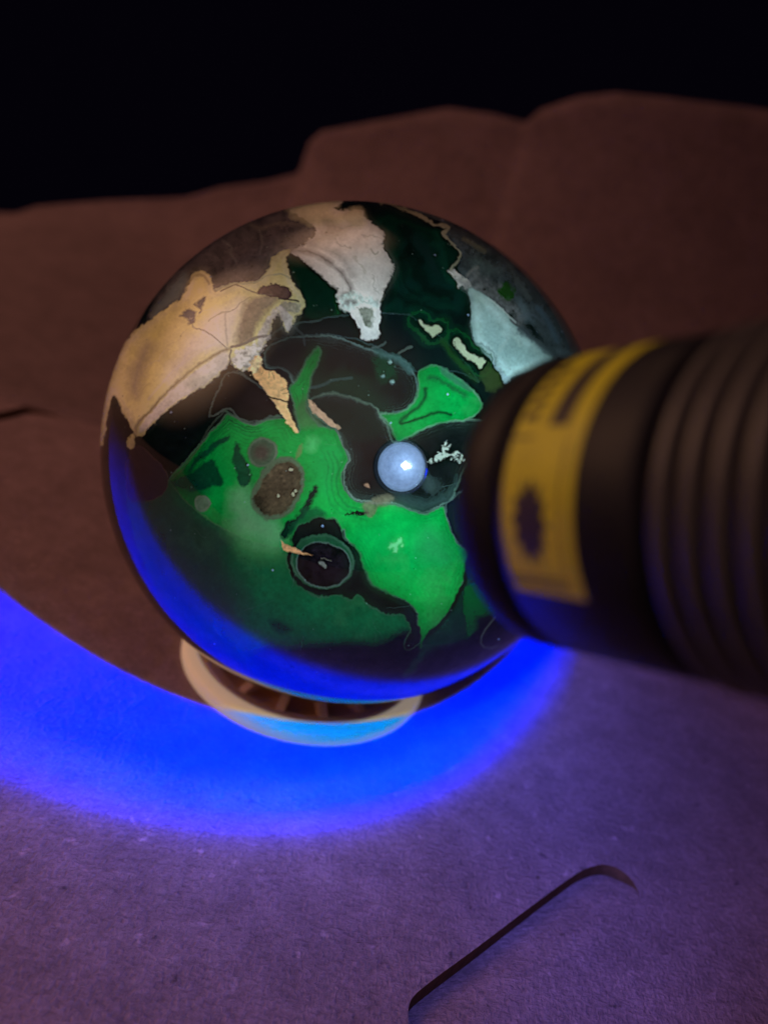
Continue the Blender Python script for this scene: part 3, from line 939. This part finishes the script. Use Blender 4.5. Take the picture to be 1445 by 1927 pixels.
# right green lobe
g3 = [(498, 1032), (530, 1003), (580, 988), (650, 1000), (720, 1058), (800, 1118), (865, 1208), (820, 1275), (760, 1300), (690, 1300), (600, 1322), (500, 1372), (400, 1415), (370, 1400), (330, 1320),
      (285, 1262), (380, 1252), (450, 1222), (492, 1160), (505, 1100)]
sl, d = fill('B', g3, uv(0, 150, 66), 2, (18, 2), grain=.05, rim=(uv(116, 158, 138), 1.9, -1, .8))
fill('B', [(560, 1050), (620, 1050), (700, 1090), (775, 1155), (760, 1170), (680, 1110), (600, 1075), (560, 1080)], uv(26, 84, 50), 5, (14, 3), op=.8)
stroke('B', [(405, 1318), (450, 1308), (520, 1282), (590, 1256), (640, 1252), (690, 1265)], uv(4, 50, 28), 2.4, .9, soft=2)
stroke('B', [(545, 1120), (535, 1175), (500, 1225), (440, 1265), (400, 1310)], uv(4, 62, 34), 3.4, .85, soft=2.5)
fill('B', [(640, 995), (720, 1055), (800, 1115), (790, 1135), (700, 1075), (630, 1020)], uv(70, 112, 104), 3, (14, 2), op=.6)
# dark bay and lower right greens
fill('D', [(835, 640), (870, 600), (960, 560), (1080, 700), (1120, 900), (1010, 1010), (975, 905), (900, 842), (858, 745)], uv(22, 26, 40), 2, (14, 2), rim=(uv(92, 112, 110), 1.8, 0, .75))
fill('D', [(965, 900), (1010, 1000), (1010, 1090), (940, 1100), (948, 1190), (955, 1300), (965, 1380), (870, 1410), (740, 1450), (700, 1520), (640, 1600), (600, 1600), (690, 1470), (735, 1375), (850, 1262),
           (918, 1122), (958, 1000)], uv(14, 50, 46), 2.4, (14, 2.5), grain=.2)
stroke('D', [(962, 960), (945, 1060), (918, 1122), (880, 1210), (800, 1310), (742, 1372), (725, 1410)], uv(16, 22, 24), 4, .95, soft=2, vary=.4)
fill('D', [(945, 1110), (985, 1075), (1030, 1100), (1090, 1180), (1122, 1255), (1050, 1318), (962, 1375), (955, 1290), (940, 1190)], uv(2, 96, 52), 2.2, (14, 2))
fill('D', [(1010, 1290), (1080, 1250), (1200, 1270), (1240, 1360), (1150, 1440), (1050, 1440)], uv(12, 16, 30), 6, (14, 2))
stroke('D', [(1118, 1272), (1062, 1338), (1040, 1392), (1048, 1432), (1095, 1444), (1140, 1434)], uv(84, 88, 92), 1.6, .75, soft=1.5)
fill('D', [(700, 1400), (760, 1380), (900, 1360), (960, 1380), (800, 1440), (700, 1500)], uv(10, 52, 48), 8, (20, 4), op=.6)
# small flecks and seams, with reflections and glints painted into the colour
for q in ([(505, 868), (548, 840), (590, 828), (582, 862), (560, 895), (540, 890), (548, 862), (520, 880)],):
    sl, d = sdf(closed_smooth(conv('D', q)), 10, 8, 4.0, 17)
    blend(sl, sm(d, 1.6) * .75, uv(128, 208, 148))  # reflection of mirrored lettering, painted into the stone colour
fill('D', [(270, 680), (330, 668), (400, 672), (380, 690), (320, 690)], uv(6, 30, 22), 1.6, (9, 3))
fill('D', [(360, 640), (420, 600), (500, 570), (540, 590), (520, 620), (470, 640), (420, 700), (400, 690), (380, 670)], uv(120, 112, 92), 3, (14, 3), op=.75, grain=.2)  # reflection of fingers, painted in as a pale patch
fill('D', [(375, 520), (400, 515), (410, 535)], uv(150, 112, 92), 1.6, (6, 1))
for q in ((735, 796), (842, 742), (514, 1073), (818, 480), (467, 875), (938, 1203), (1057, 624), (881, 593), (322, 776), (607, 990), (397, 521), (833, 414), (404, 1212)):
    fill('P', [(q[0] - 2.2, q[1]), (q[0], q[1] - 2), (q[0] + 2.2, q[1]), (q[0], q[1] + 2)], uv(160, 190, 240), 1.0, (6, .6), smooth=False)  # tiny specular glints painted as pale dots

# ---- golden fracture flakes
gold = um(214, 158, 110)
flk = [[(868, 1008), (885, 960), (905, 925), (940, 938), (938, 985), (960, 1015), (1012, 1018), (1086, 1080), (1082, 1120), (1094, 1150), (1086, 1200), (1100, 1260), (1128, 1320), (1150, 1362),
        (1128, 1362), (1085, 1310), (1000, 1182), (920, 1075)],
       [(1205, 1175), (1225, 1190), (1262, 1228), (1330, 1290), (1388, 1338), (1385, 1348), (1345, 1340), (1290, 1300), (1235, 1255), (1208, 1215)]]
for i, p in enumerate(flk):
    fill('A', p, gold if i == 0 else um(172, 124, 100), 1.2, (6, 1.6), cls=7, smooth=False, grain=.14)
fill('A', [(885, 950), (930, 940), (935, 985), (900, 1035), (880, 1020)], um(224, 190, 150), 2, (6, 3), grain=.35)
stroke('A', [(975, 1162), (1030, 1178), (1095, 1190)], um(50, 40, 30), 1.5, .9)
for a_, b_ in (((985, 1020), (980, 1060)), ((1000, 1030), (1010, 1060)), ((1086, 1110), (1050, 1130)), ((1090, 1140), (1060, 1150)), ((950, 1010), (940, 1040))):
    stroke('A', [a_, ((a_[0] + b_[0]) / 2 + 4, (a_[1] + b_[1]) / 2), b_], um(110, 80, 50), .6, .8)
fill('C', [(1048, 712), (1085, 738), (1130, 755), (1190, 788), (1228, 797), (1180, 795), (1110, 780), (1065, 770)], um(200, 130, 90), 1.1, (6, 1.2), cls=7, smooth=False, grain=.2)
fill('C', [(1120, 85), (1140, 82), (1152, 102), (1135, 105)], gold, 1.2, (6, 1), cls=7, smooth=False)
fill('C', [(1130, 250), (1150, 190), (1175, 165), (1165, 215)], uv(110, 130, 80), 2.5, (8, 2), op=.8)
fill('P', [(556, 770), (575, 745), (582, 770), (604, 796), (585, 805), (560, 800)], uv(78, 110, 74), 7, (14, 3), op=.65)



def box_blur(a, rad, passes=3):
    for _ in range(passes):
        for ax_i in (0, 1):
            pad = [(0, 0)] * a.ndim
            pad[ax_i] = (rad + 1, rad)
            cs = np.cumsum(np.pad(a, pad, mode='edge'), axis=ax_i, dtype=np.float64)
            nlen = a.shape[ax_i]
            hi = np.take(cs, np.arange(2 * rad + 1, 2 * rad + 1 + nlen), axis=ax_i)
            lo = np.take(cs, np.arange(0, nlen), axis=ax_i)
            a = ((hi - lo) / (2 * rad + 1)).astype(np.float32)
    return a


# translucent depth: some boundaries lie under the polish and are seen softened
soft1, soft2 = box_blur(ALB, 2), box_blur(ALB, 6)
low = np.clip((gy - gx * 0.35 - 700) / 260, 0, 1)
k1 = np.clip(0.05 + 0.35 * value_noise(120, 61) + 0.25 * low, 0, 1)
k2 = np.clip(-0.2 + 0.4 * value_noise(150, 62) + 0.25 * low, 0, 0.5)
crust = box_blur(((CLS == 1) | (CLS == 2) | (CLS == 4) | (CLS == 7)).astype(np.float32), 3)
k1 = (k1 * (1 - 0.7 * crust))[..., None]
k2 = (k2 * (1 - 0.9 * crust))[..., None]
ALB = ALB * (1 - k1) + soft1 * k1
ALB = ALB * (1 - k2) + soft2 * k2
# milky clouds and darker smoke within the chalcedony
isg = np.clip((ALB[..., 1] - ALB[..., 0] * 0.8) / 0.12, 0, 1)
cl = value_noise(130, 63, 3, .5) * 0.6
ALB *= (1 + isg * np.clip(0.45 * cl + 0.10 * N40, -.45, .5))[..., None]
near = box_blur(isg.astype(np.float32), 9)
wide = box_blur(isg.astype(np.float32), 22)
ALB *= (1 - isg * np.clip(0.62 - 0.62 * (0.5 * near + 0.5 * wide), 0, .45))[..., None]      # soft glow painted in: green darkened towards its margins
ALB += ((1 - isg) * np.clip(near * 0.5 + wide * 0.25, 0, 1) * (1 - crust) * 0.22)[..., None] * uv(0, 92, 46)   # green light bleed painted into the smoky stone nearby
fog = np.clip(value_noise(75, 64, 4, .6) - 0.35, 0, 1) * isg * 0.22
ALB += fog[..., None] * (uv(90, 165, 110) - ALB)
# dust-sized pits, specks and hairline scratches in the polish
for q_ in range(260):
    x_, y_ = rng.uniform(200, 1110), rng.uniform(385, 1310)
    if (x_ - 662) ** 2 + (y_ - 851) ** 2 > 455 ** 2:
        continue
    xi_, yi_ = int(x_ - X0), int(y_ - Y0)
    rr_ = rng.uniform(0.5, 1.5)
    win = (slice(yi_ - 3, yi_ + 4), slice(xi_ - 3, xi_ + 4))
    m_ = np.exp(-(((gx[win] - x_) ** 2 + (gy[win] - y_) ** 2) / rr_ ** 2)) * rng.uniform(.15, .6)
    blend(win, m_, um(120, 130, 130) if rng.random() < .55 else um(8, 8, 8))
for q_ in range(26):
    x_, y_, a0_, ln_ = rng.uniform(330, 960), rng.uniform(480, 1200), rng.uniform(0, 3.14), rng.uniform(15, 60)
    stroke('P', [(x_, y_), (x_ + ln_ * .5 * math.cos(a0_), y_ + ln_ * .5 * math.sin(a0_) + 2), (x_ + ln_ * math.cos(a0_), y_ + ln_ * math.sin(a0_))],
           um(84, 96, 92), .35, rng.uniform(.1, .28), (20, 2), .8)
ALB *= (1 + 0.03 * N5 + 0.03 * N12 + 0.02 * N3)[..., None]
ALB = ALB + 0.8 * (ALB - box_blur(ALB, 2, 2))      # crisp mineral boundaries
ALB = np.clip(ALB, 0.0015, 0.92)

# ---- build the ball: rings about the axis that points at the viewer, finer on the near side
AXK = CAM - SPH_C
DK = np.linalg.norm(AXK)
AXK = AXK / DK
EX = RT - AXK * (RT @ AXK)
EX /= np.linalg.norm(EX)
EY = np.cross(AXK, EX)
TH_L = math.acos(SPH_R / DK)
NPHI = 1200
th = np.concatenate([np.linspace(0.0015, TH_L + 0.05, 400), np.linspace(TH_L + 0.075, math.pi - 0.01, 55)])
NT = len(th)
ph = np.arange(NPHI) * 2 * math.pi / NPHI
ct, st = np.cos(th)[:, None], np.sin(th)[:, None]
dirs = ct[..., None] * AXK + st[..., None] * (np.cos(ph)[None, :, None] * EX + np.sin(ph)[None, :, None] * EY)
pos = SPH_C + SPH_R * dirs
# chart coordinates: perspective chart on the near side, running on past the limb
thc = np.minimum(th, TH_L - 0.004)[:, None]
dch = np.cos(thc)[..., None] * AXK + np.sin(thc)[..., None] * (np.cos(ph)[None, :, None] * EX + np.sin(ph)[None, :, None] * EY)
q = SPH_C + SPH_R * dch - CAM
zz = q @ fw
cu_, cv_ = W / 2 + FPX * (q @ RT) / zz, H / 2 - FPX * (q @ UP) / zz
fx, fy = np.clip(cu_ - X0, 0, CW - 2), np.clip(cv_ - Y0, 0, CH - 2)
xi, yi = fx.astype(int), fy.astype(int)
ax_, ay_ = (fx - xi)[..., None], (fy - yi)[..., None]
colr = (ALB[yi, xi] * (1 - ax_) + ALB[yi, xi + 1] * ax_) * (1 - ay_) + (ALB[yi + 1, xi] * (1 - ax_) + ALB[yi + 1, xi + 1] * ax_) * ay_
far = np.clip((th - TH_L) / 0.5, 0, 1)[:, None, None]
swirl = (0.5 + 0.5 * np.sin(5 * dirs[..., 0] + 7 * dirs[..., 1] * dirs[..., 2] + 9 * np.sin(3 * dirs[..., 2])))[..., None]
farc = uv(16, 24, 26) * (1 - swirl ** 4) + am(120, 96, 76) * swirl ** 4
colr = colr * (1 - far) + farc * far
clsv = CLS[np.clip(np.round(fy).astype(int), 0, CH - 1), np.clip(np.round(fx).astype(int), 0, CW - 1)]
clsv[th > TH_L + 0.04] = 0

m, n, l, b = new_mat('polished_agate')
at = n.new('ShaderNodeAttribute')
at.attribute_name = 'mineral'
l.new(at.outputs['Color'], b.inputs['Base Color'])
b.inputs['IOR'].default_value = 1.56
g2 = n.new('ShaderNodeTexCoord')
nz = n.new('ShaderNodeTexNoise')
nz.inputs['Scale'].default_value = 350
nz.inputs['Detail'].default_value = 6
l.new(g2.outputs['Object'], nz.inputs['Vector'])
r2 = n.new('ShaderNodeMapRange')
r2.inputs['From Min'].default_value = 0.45
r2.inputs['From Max'].default_value = 0.8
r2.inputs['To Min'].default_value = 0.012
r2.inputs['To Max'].default_value = 0.06
l.new(nz.outputs[0], r2.inputs['Value'])
l.new(r2.outputs[0], b.inputs['Roughness'])
AGATE = m

vid = np.arange(NT * NPHI).reshape(NT, NPHI)
a_ = vid[:-1]
b_ = np.roll(vid, -1, axis=1)[:-1]
quads = np.stack([a_, vid[1:], np.roll(vid, -1, axis=1)[1:], b_], -1).reshape(-1, 4)
fcls = clsv[:-1].reshape(-1)
allpos = (pos.reshape(-1, 3) * U).astype(np.float32)
allcol = np.concatenate([colr.reshape(-1, 3), np.ones((NT * NPHI, 1))], 1).astype(np.float32)


def ball_part(name, faces, extra=None):
    used, inv = np.unique(faces.reshape(-1), return_inverse=True)
    vv_, cc_ = allpos[used], allcol[used]
    me = bpy.data.meshes.new(name)
    nf = len(faces)
    tri = []
    if extra is not None:      # close the two poles
        look_up = {int(u_): k for k, u_ in enumerate(used)}
        base = len(vv_)
        vv_ = np.concatenate([vv_, np.array([SPH_C + SPH_R * AXK, SPH_C - SPH_R * AXK]).astype(np.float32) * np.float32(U)])
        cc_ = np.concatenate([cc_, allcol[:1], allcol[-1:]])
        for k in range(NPHI):
            k2 = (k + 1) % NPHI
            tri.append((base, look_up[int(vid[0, k])], look_up[int(vid[0, k2])]))
            tri.append((base + 1, look_up[int(vid[-1, k2])], look_up[int(vid[-1, k])]))
    tri = np.array(tri, int).reshape(-1, 3)
    loops = np.concatenate([inv.reshape(-1), tri.reshape(-1)])
    me.vertices.add(len(vv_))
    me.vertices.foreach_set('co', vv_.reshape(-1))
    me.loops.add(len(loops))
    me.loops.foreach_set('vertex_index', loops)
    me.polygons.add(nf + len(tri))
    me.polygons.foreach_set('loop_start', np.concatenate([np.arange(nf) * 4, nf * 4 + np.arange(len(tri)) * 3]))
    me.polygons.foreach_set('use_smooth', np.ones(nf + len(tri), bool))
    me.update(calc_edges=True)
    ca = me.color_attributes.new('mineral', 'FLOAT_COLOR', 'POINT')
    ca.data.foreach_set('color', cc_.reshape(-1))
    me.materials.append(AGATE)
    o = bpy.data.objects.new(name, me)
    col.objects.link(o)
    return o


ball = empty('stone_ball', (0, 0, 0))
tag(ball, 'polished dark agate ball with glowing green patches and cream crust on a ring stand', 'stone ball')
fcls[:2 * NPHI] = 0
parts = [ball_part('agate_body', quads[fcls == 0], True)]
for k, nm, lb in ((1, 'cream_crust', 'cream tan crust on the left of the ball'), (2, 'white_crust', 'white crust tongue at the top of the ball'),
                  (3, 'white_sector', 'bluish white sector at the right of the ball'), (4, 'pale_fleck', 'scattered creamy flecks'),
                  (5, 'round_nodule', 'round brown and grey nodules in the green'), (6, 'dark_eye', 'dark eye shaped nodule with pale ring'),
                  (7, 'golden_flake', 'golden fracture flakes')):
    o = ball_part(nm, quads[fcls == k])
    o['label'] = lb
    parts.append(o)
for o in parts:
    o.parent = ball

# ================================================================= torch
T_C = np.array([15.35, -49.98, 51.22])
T_A = np.array([-0.545, 0.714, -0.438])
T_A = T_A / np.linalg.norm(T_A)
e1 = np.cross(T_A, [0, 0, 1.0])
e1 /= np.linalg.norm(e1)
e2 = np.cross(e1, T_A)
torch = empty('ultraviolet_torch', T_C)
# local x = e1, local y = e2, local z = backward along the torch
RM = Matrix(((e1[0], e2[0], -T_A[0]), (e1[1], e2[1], -T_A[1]), (e1[2], e2[2], -T_A[2])))
if RM.determinant() < 0:
    raise RuntimeError('left-handed torch frame')
torch.rotation_euler = RM.to_euler()
tag(torch, 'black ribbed hand torch with yellow warning label shining blue light on the stone ball', 'torch')
BLACK = plain('black_anodised', (0.008, 0.008, 0.016), 0.5, metal=0.0, spec=0.25, noise=0.25, scale=260, bump=0.1)
FIN = plain('satin_black_fin', (0.055, 0.052, 0.060), 0.38, spec=0.65, noise=0.25, scale=300, bump=0.15)
YELLOW = plain('yellow_label', (0.52, 0.52, 0.025), 0.45, noise=0.08, scale=500)
INK = plain('label_ink', (0.03, 0.025, 0.03), 0.5)
TR = 8.0


def ring_part(name, prof, mat=BLACK, n=96, closed=True, parent=torch):
    vv, fc = lathe(prof, n, closed)
    return mesh_obj(name, vv, fc, mat, parent)


ring_part('bezel', [(6.95, 1.6), (6.95, 1.0), (7.45, -0.3), (7.55, -0.6), (7.72, -0.6), (7.93, -0.4), (TR, 0.0), (TR, 1.85), (7.8, 2.0), (7.0, 2.0), (7.0, 1.6)])
ring_part('groove', [(7.0, 2.0), (7.7, 2.02), (7.7, 2.3), (7.0, 2.32)])
ring_part('head_tube', [(7.2, 2.3), (7.85, 2.3), (TR, 2.45), (TR, 9.9), (7.85, 10.2), (7.3, 10.35), (7.2, 10.35)])
ring_part('back_plate', [(0.01, 8.5), (7.19, 8.5), (7.19, 8.9), (0.01, 8.9)])
ring_part('grip_tube', [(6.0, 9.6), (7.17, 9.6), (7.17, 10.4), (6.6, 10.6), (6.6, 21.2), (7.9, 21.6), (7.9, 30), (7.6, 30.4), (7.6, 58), (7.9, 58.4), (7.9, 63), (7.0, 64), (0.01, 64),
                        (0.01, 63), (6.0, 60)])
fin_me = None
for k in range(8):
    s0 = 11.4 + k * 1.22
    if fin_me is None:
        fin = ring_part('grip_fin', [(6.5, -0.36), (7.8, -0.36), (8.0, -0.3), (8.12, -0.16), (8.15, 0.0), (8.12, 0.16), (8.0, 0.3), (7.8, 0.36), (6.5, 0.36)], FIN)
        fin_me = fin.data
    else:
        fin = bpy.data.objects.new('grip_fin', fin_me)
        col.objects.link(fin)
        fin.parent = torch
    fin.location = (0, 0, s0 * U)


def wrap_patch(name, s0, s1, p0, p1, r, mat, parent, ns=8, np_=60):
    vv, fc = [], []
    for i in range(np_ + 1):
        a = math.radians(p0 + (p1 - p0) * i / np_)
        for j in range(ns + 1):
            s = s0 + (s1 - s0) * j / ns
            vv.append((r * math.cos(a), r * math.sin(a), s))
    for i in range(np_):
        for j in range(ns):
            q = i * (ns + 1) + j
            fc.append((q, q + ns + 1, q + ns + 2, q + 1))
    return mesh_obj(name, vv, fc, mat, parent)


label = wrap_patch('warning_label', 2.95, 7.3, 20, 209, TR + 0.03, YELLOW, torch)
wrap_patch('printed_block', 5.0, 6.2, 40, 152, TR + 0.05, INK, label)
for (a0, a1, p0, p1) in ((2.9, 4.3, 155.2, 156.2), (2.9, 6.6, 202.5, 203.3), (2.9, 6.6, 204.6, 205.4), (6.55, 6.68, 158, 200)):
    wrap_patch('printed_line', a0, a1, p0, p1, TR + 0.05, INK, label, np_=20)
for (a0, a1, p0, p1) in ((3.1, 4.2, 146, 149), (3.1, 4.2, 140.5, 143.5), (3.1, 4.2, 135, 138), (3.1, 4.2, 129, 132.5), (3.1, 4.2, 122, 126)):
    wrap_patch('printed_mark', a0 + .15, a1 - .1, p0, p1, TR + 0.05, INK, label, ns=2, np_=4)
# burst symbol: a disc with radiating strokes
vv, fc = [], []
NR = 48
SC, SP = 4.75, 184.0


def on_label(u_, w_):
    a = math.radians(SP) + w_ / TR
    return ((TR + 0.05) * math.cos(a), (TR + 0.05) * math.sin(a), SC + u_)


NS = 7
for k in range(NS + 1):
    for i in range(NR):
        a = 2 * math.pi * i / NR
        rr = (2.0 if i % 4 < 2 else 1.55) * k / NS
        vv.append(on_label(0.55 * rr * math.cos(a), rr * math.sin(a)))
for k in range(NS):
    for i in range(NR):
        q = (i + 1) % NR
        fc.append((k * NR + i, k * NR + q, (k + 1) * NR + q, (k + 1) * NR + i))
mesh_obj('burst_symbol', vv, fc, INK, label)

# lens and emitter
m, n, l, b = new_mat('torch_lens_glow')
b.inputs['Base Color'].default_value = (0.1, 0.12, 0.2, 1)
tcn = n.new('ShaderNodeTexCoord')
nz = n.new('ShaderNodeTexNoise')
nz.inputs['Scale'].default_value = 700
l.new(tcn.outputs['Object'], nz.inputs['Vector'])
gd = n.new('ShaderNodeVectorMath')
gd.operation = 'LENGTH'
fl = n.new('ShaderNodeVectorMath')
fl.operation = 'MULTIPLY'
fl.inputs[1].default_value = (1, 1, 0)
l.new(tcn.outputs['Object'], fl.inputs[0])
l.new(fl.outputs[0], gd.inputs[0])
mrn = n.new('ShaderNodeMapRange')
mrn.interpolation_type = 'SMOOTHERSTEP'
mrn.inputs['From Min'].default_value = 6.6 * U
mrn.inputs['From Max'].default_value = 1.6 * U
mrn.inputs['To Min'].default_value = 8.0
mrn.inputs['To Max'].default_value = 18.0
l.new(gd.outputs['Value'], mrn.inputs['Value'])
mv = n.new('ShaderNodeMapRange')
mv.inputs['To Min'].default_value = 0.55
mv.inputs['To Max'].default_value = 1.45
l.new(nz.outputs[0], mv.inputs['Value'])
mm = n.new('ShaderNodeMath')
mm.operation = 'MULTIPLY'
l.new(mrn.outputs[0], mm.inputs[0])
l.new(mv.outputs[0], mm.inputs[1])
b.inputs['Emission Color'].default_value = (0.34, 0.58, 1.0, 1)
l.new(mm.outputs[0], b.inputs['Emission Strength'])
LENS = m
m, n, l, b = new_mat('led_glow')
b.inputs['Emission Color'].default_value = (0.75, 0.88, 1.0, 1)
b.inputs['Emission Strength'].default_value = 90.0
LED = m
cup = ring_part('reflector_cup', [(0.01, 8.0), (2.6, 7.9), (4.6, 6.6), (5.9, 4.6), (6.3, 2.4), (6.4, 1.1), (6.9, 1.05)], LENS, closed=False)
ring_part('lens_edge', [(6.5, 1.0), (6.92, 0.98)], LENS, closed=False, parent=cup)
led = ring_part('led_emitter', [(0.01, 7.3), (1.3, 7.32), (1.45, 7.6)], LED, closed=False, n=4, parent=cup)
led.location = (0, 0, 0)
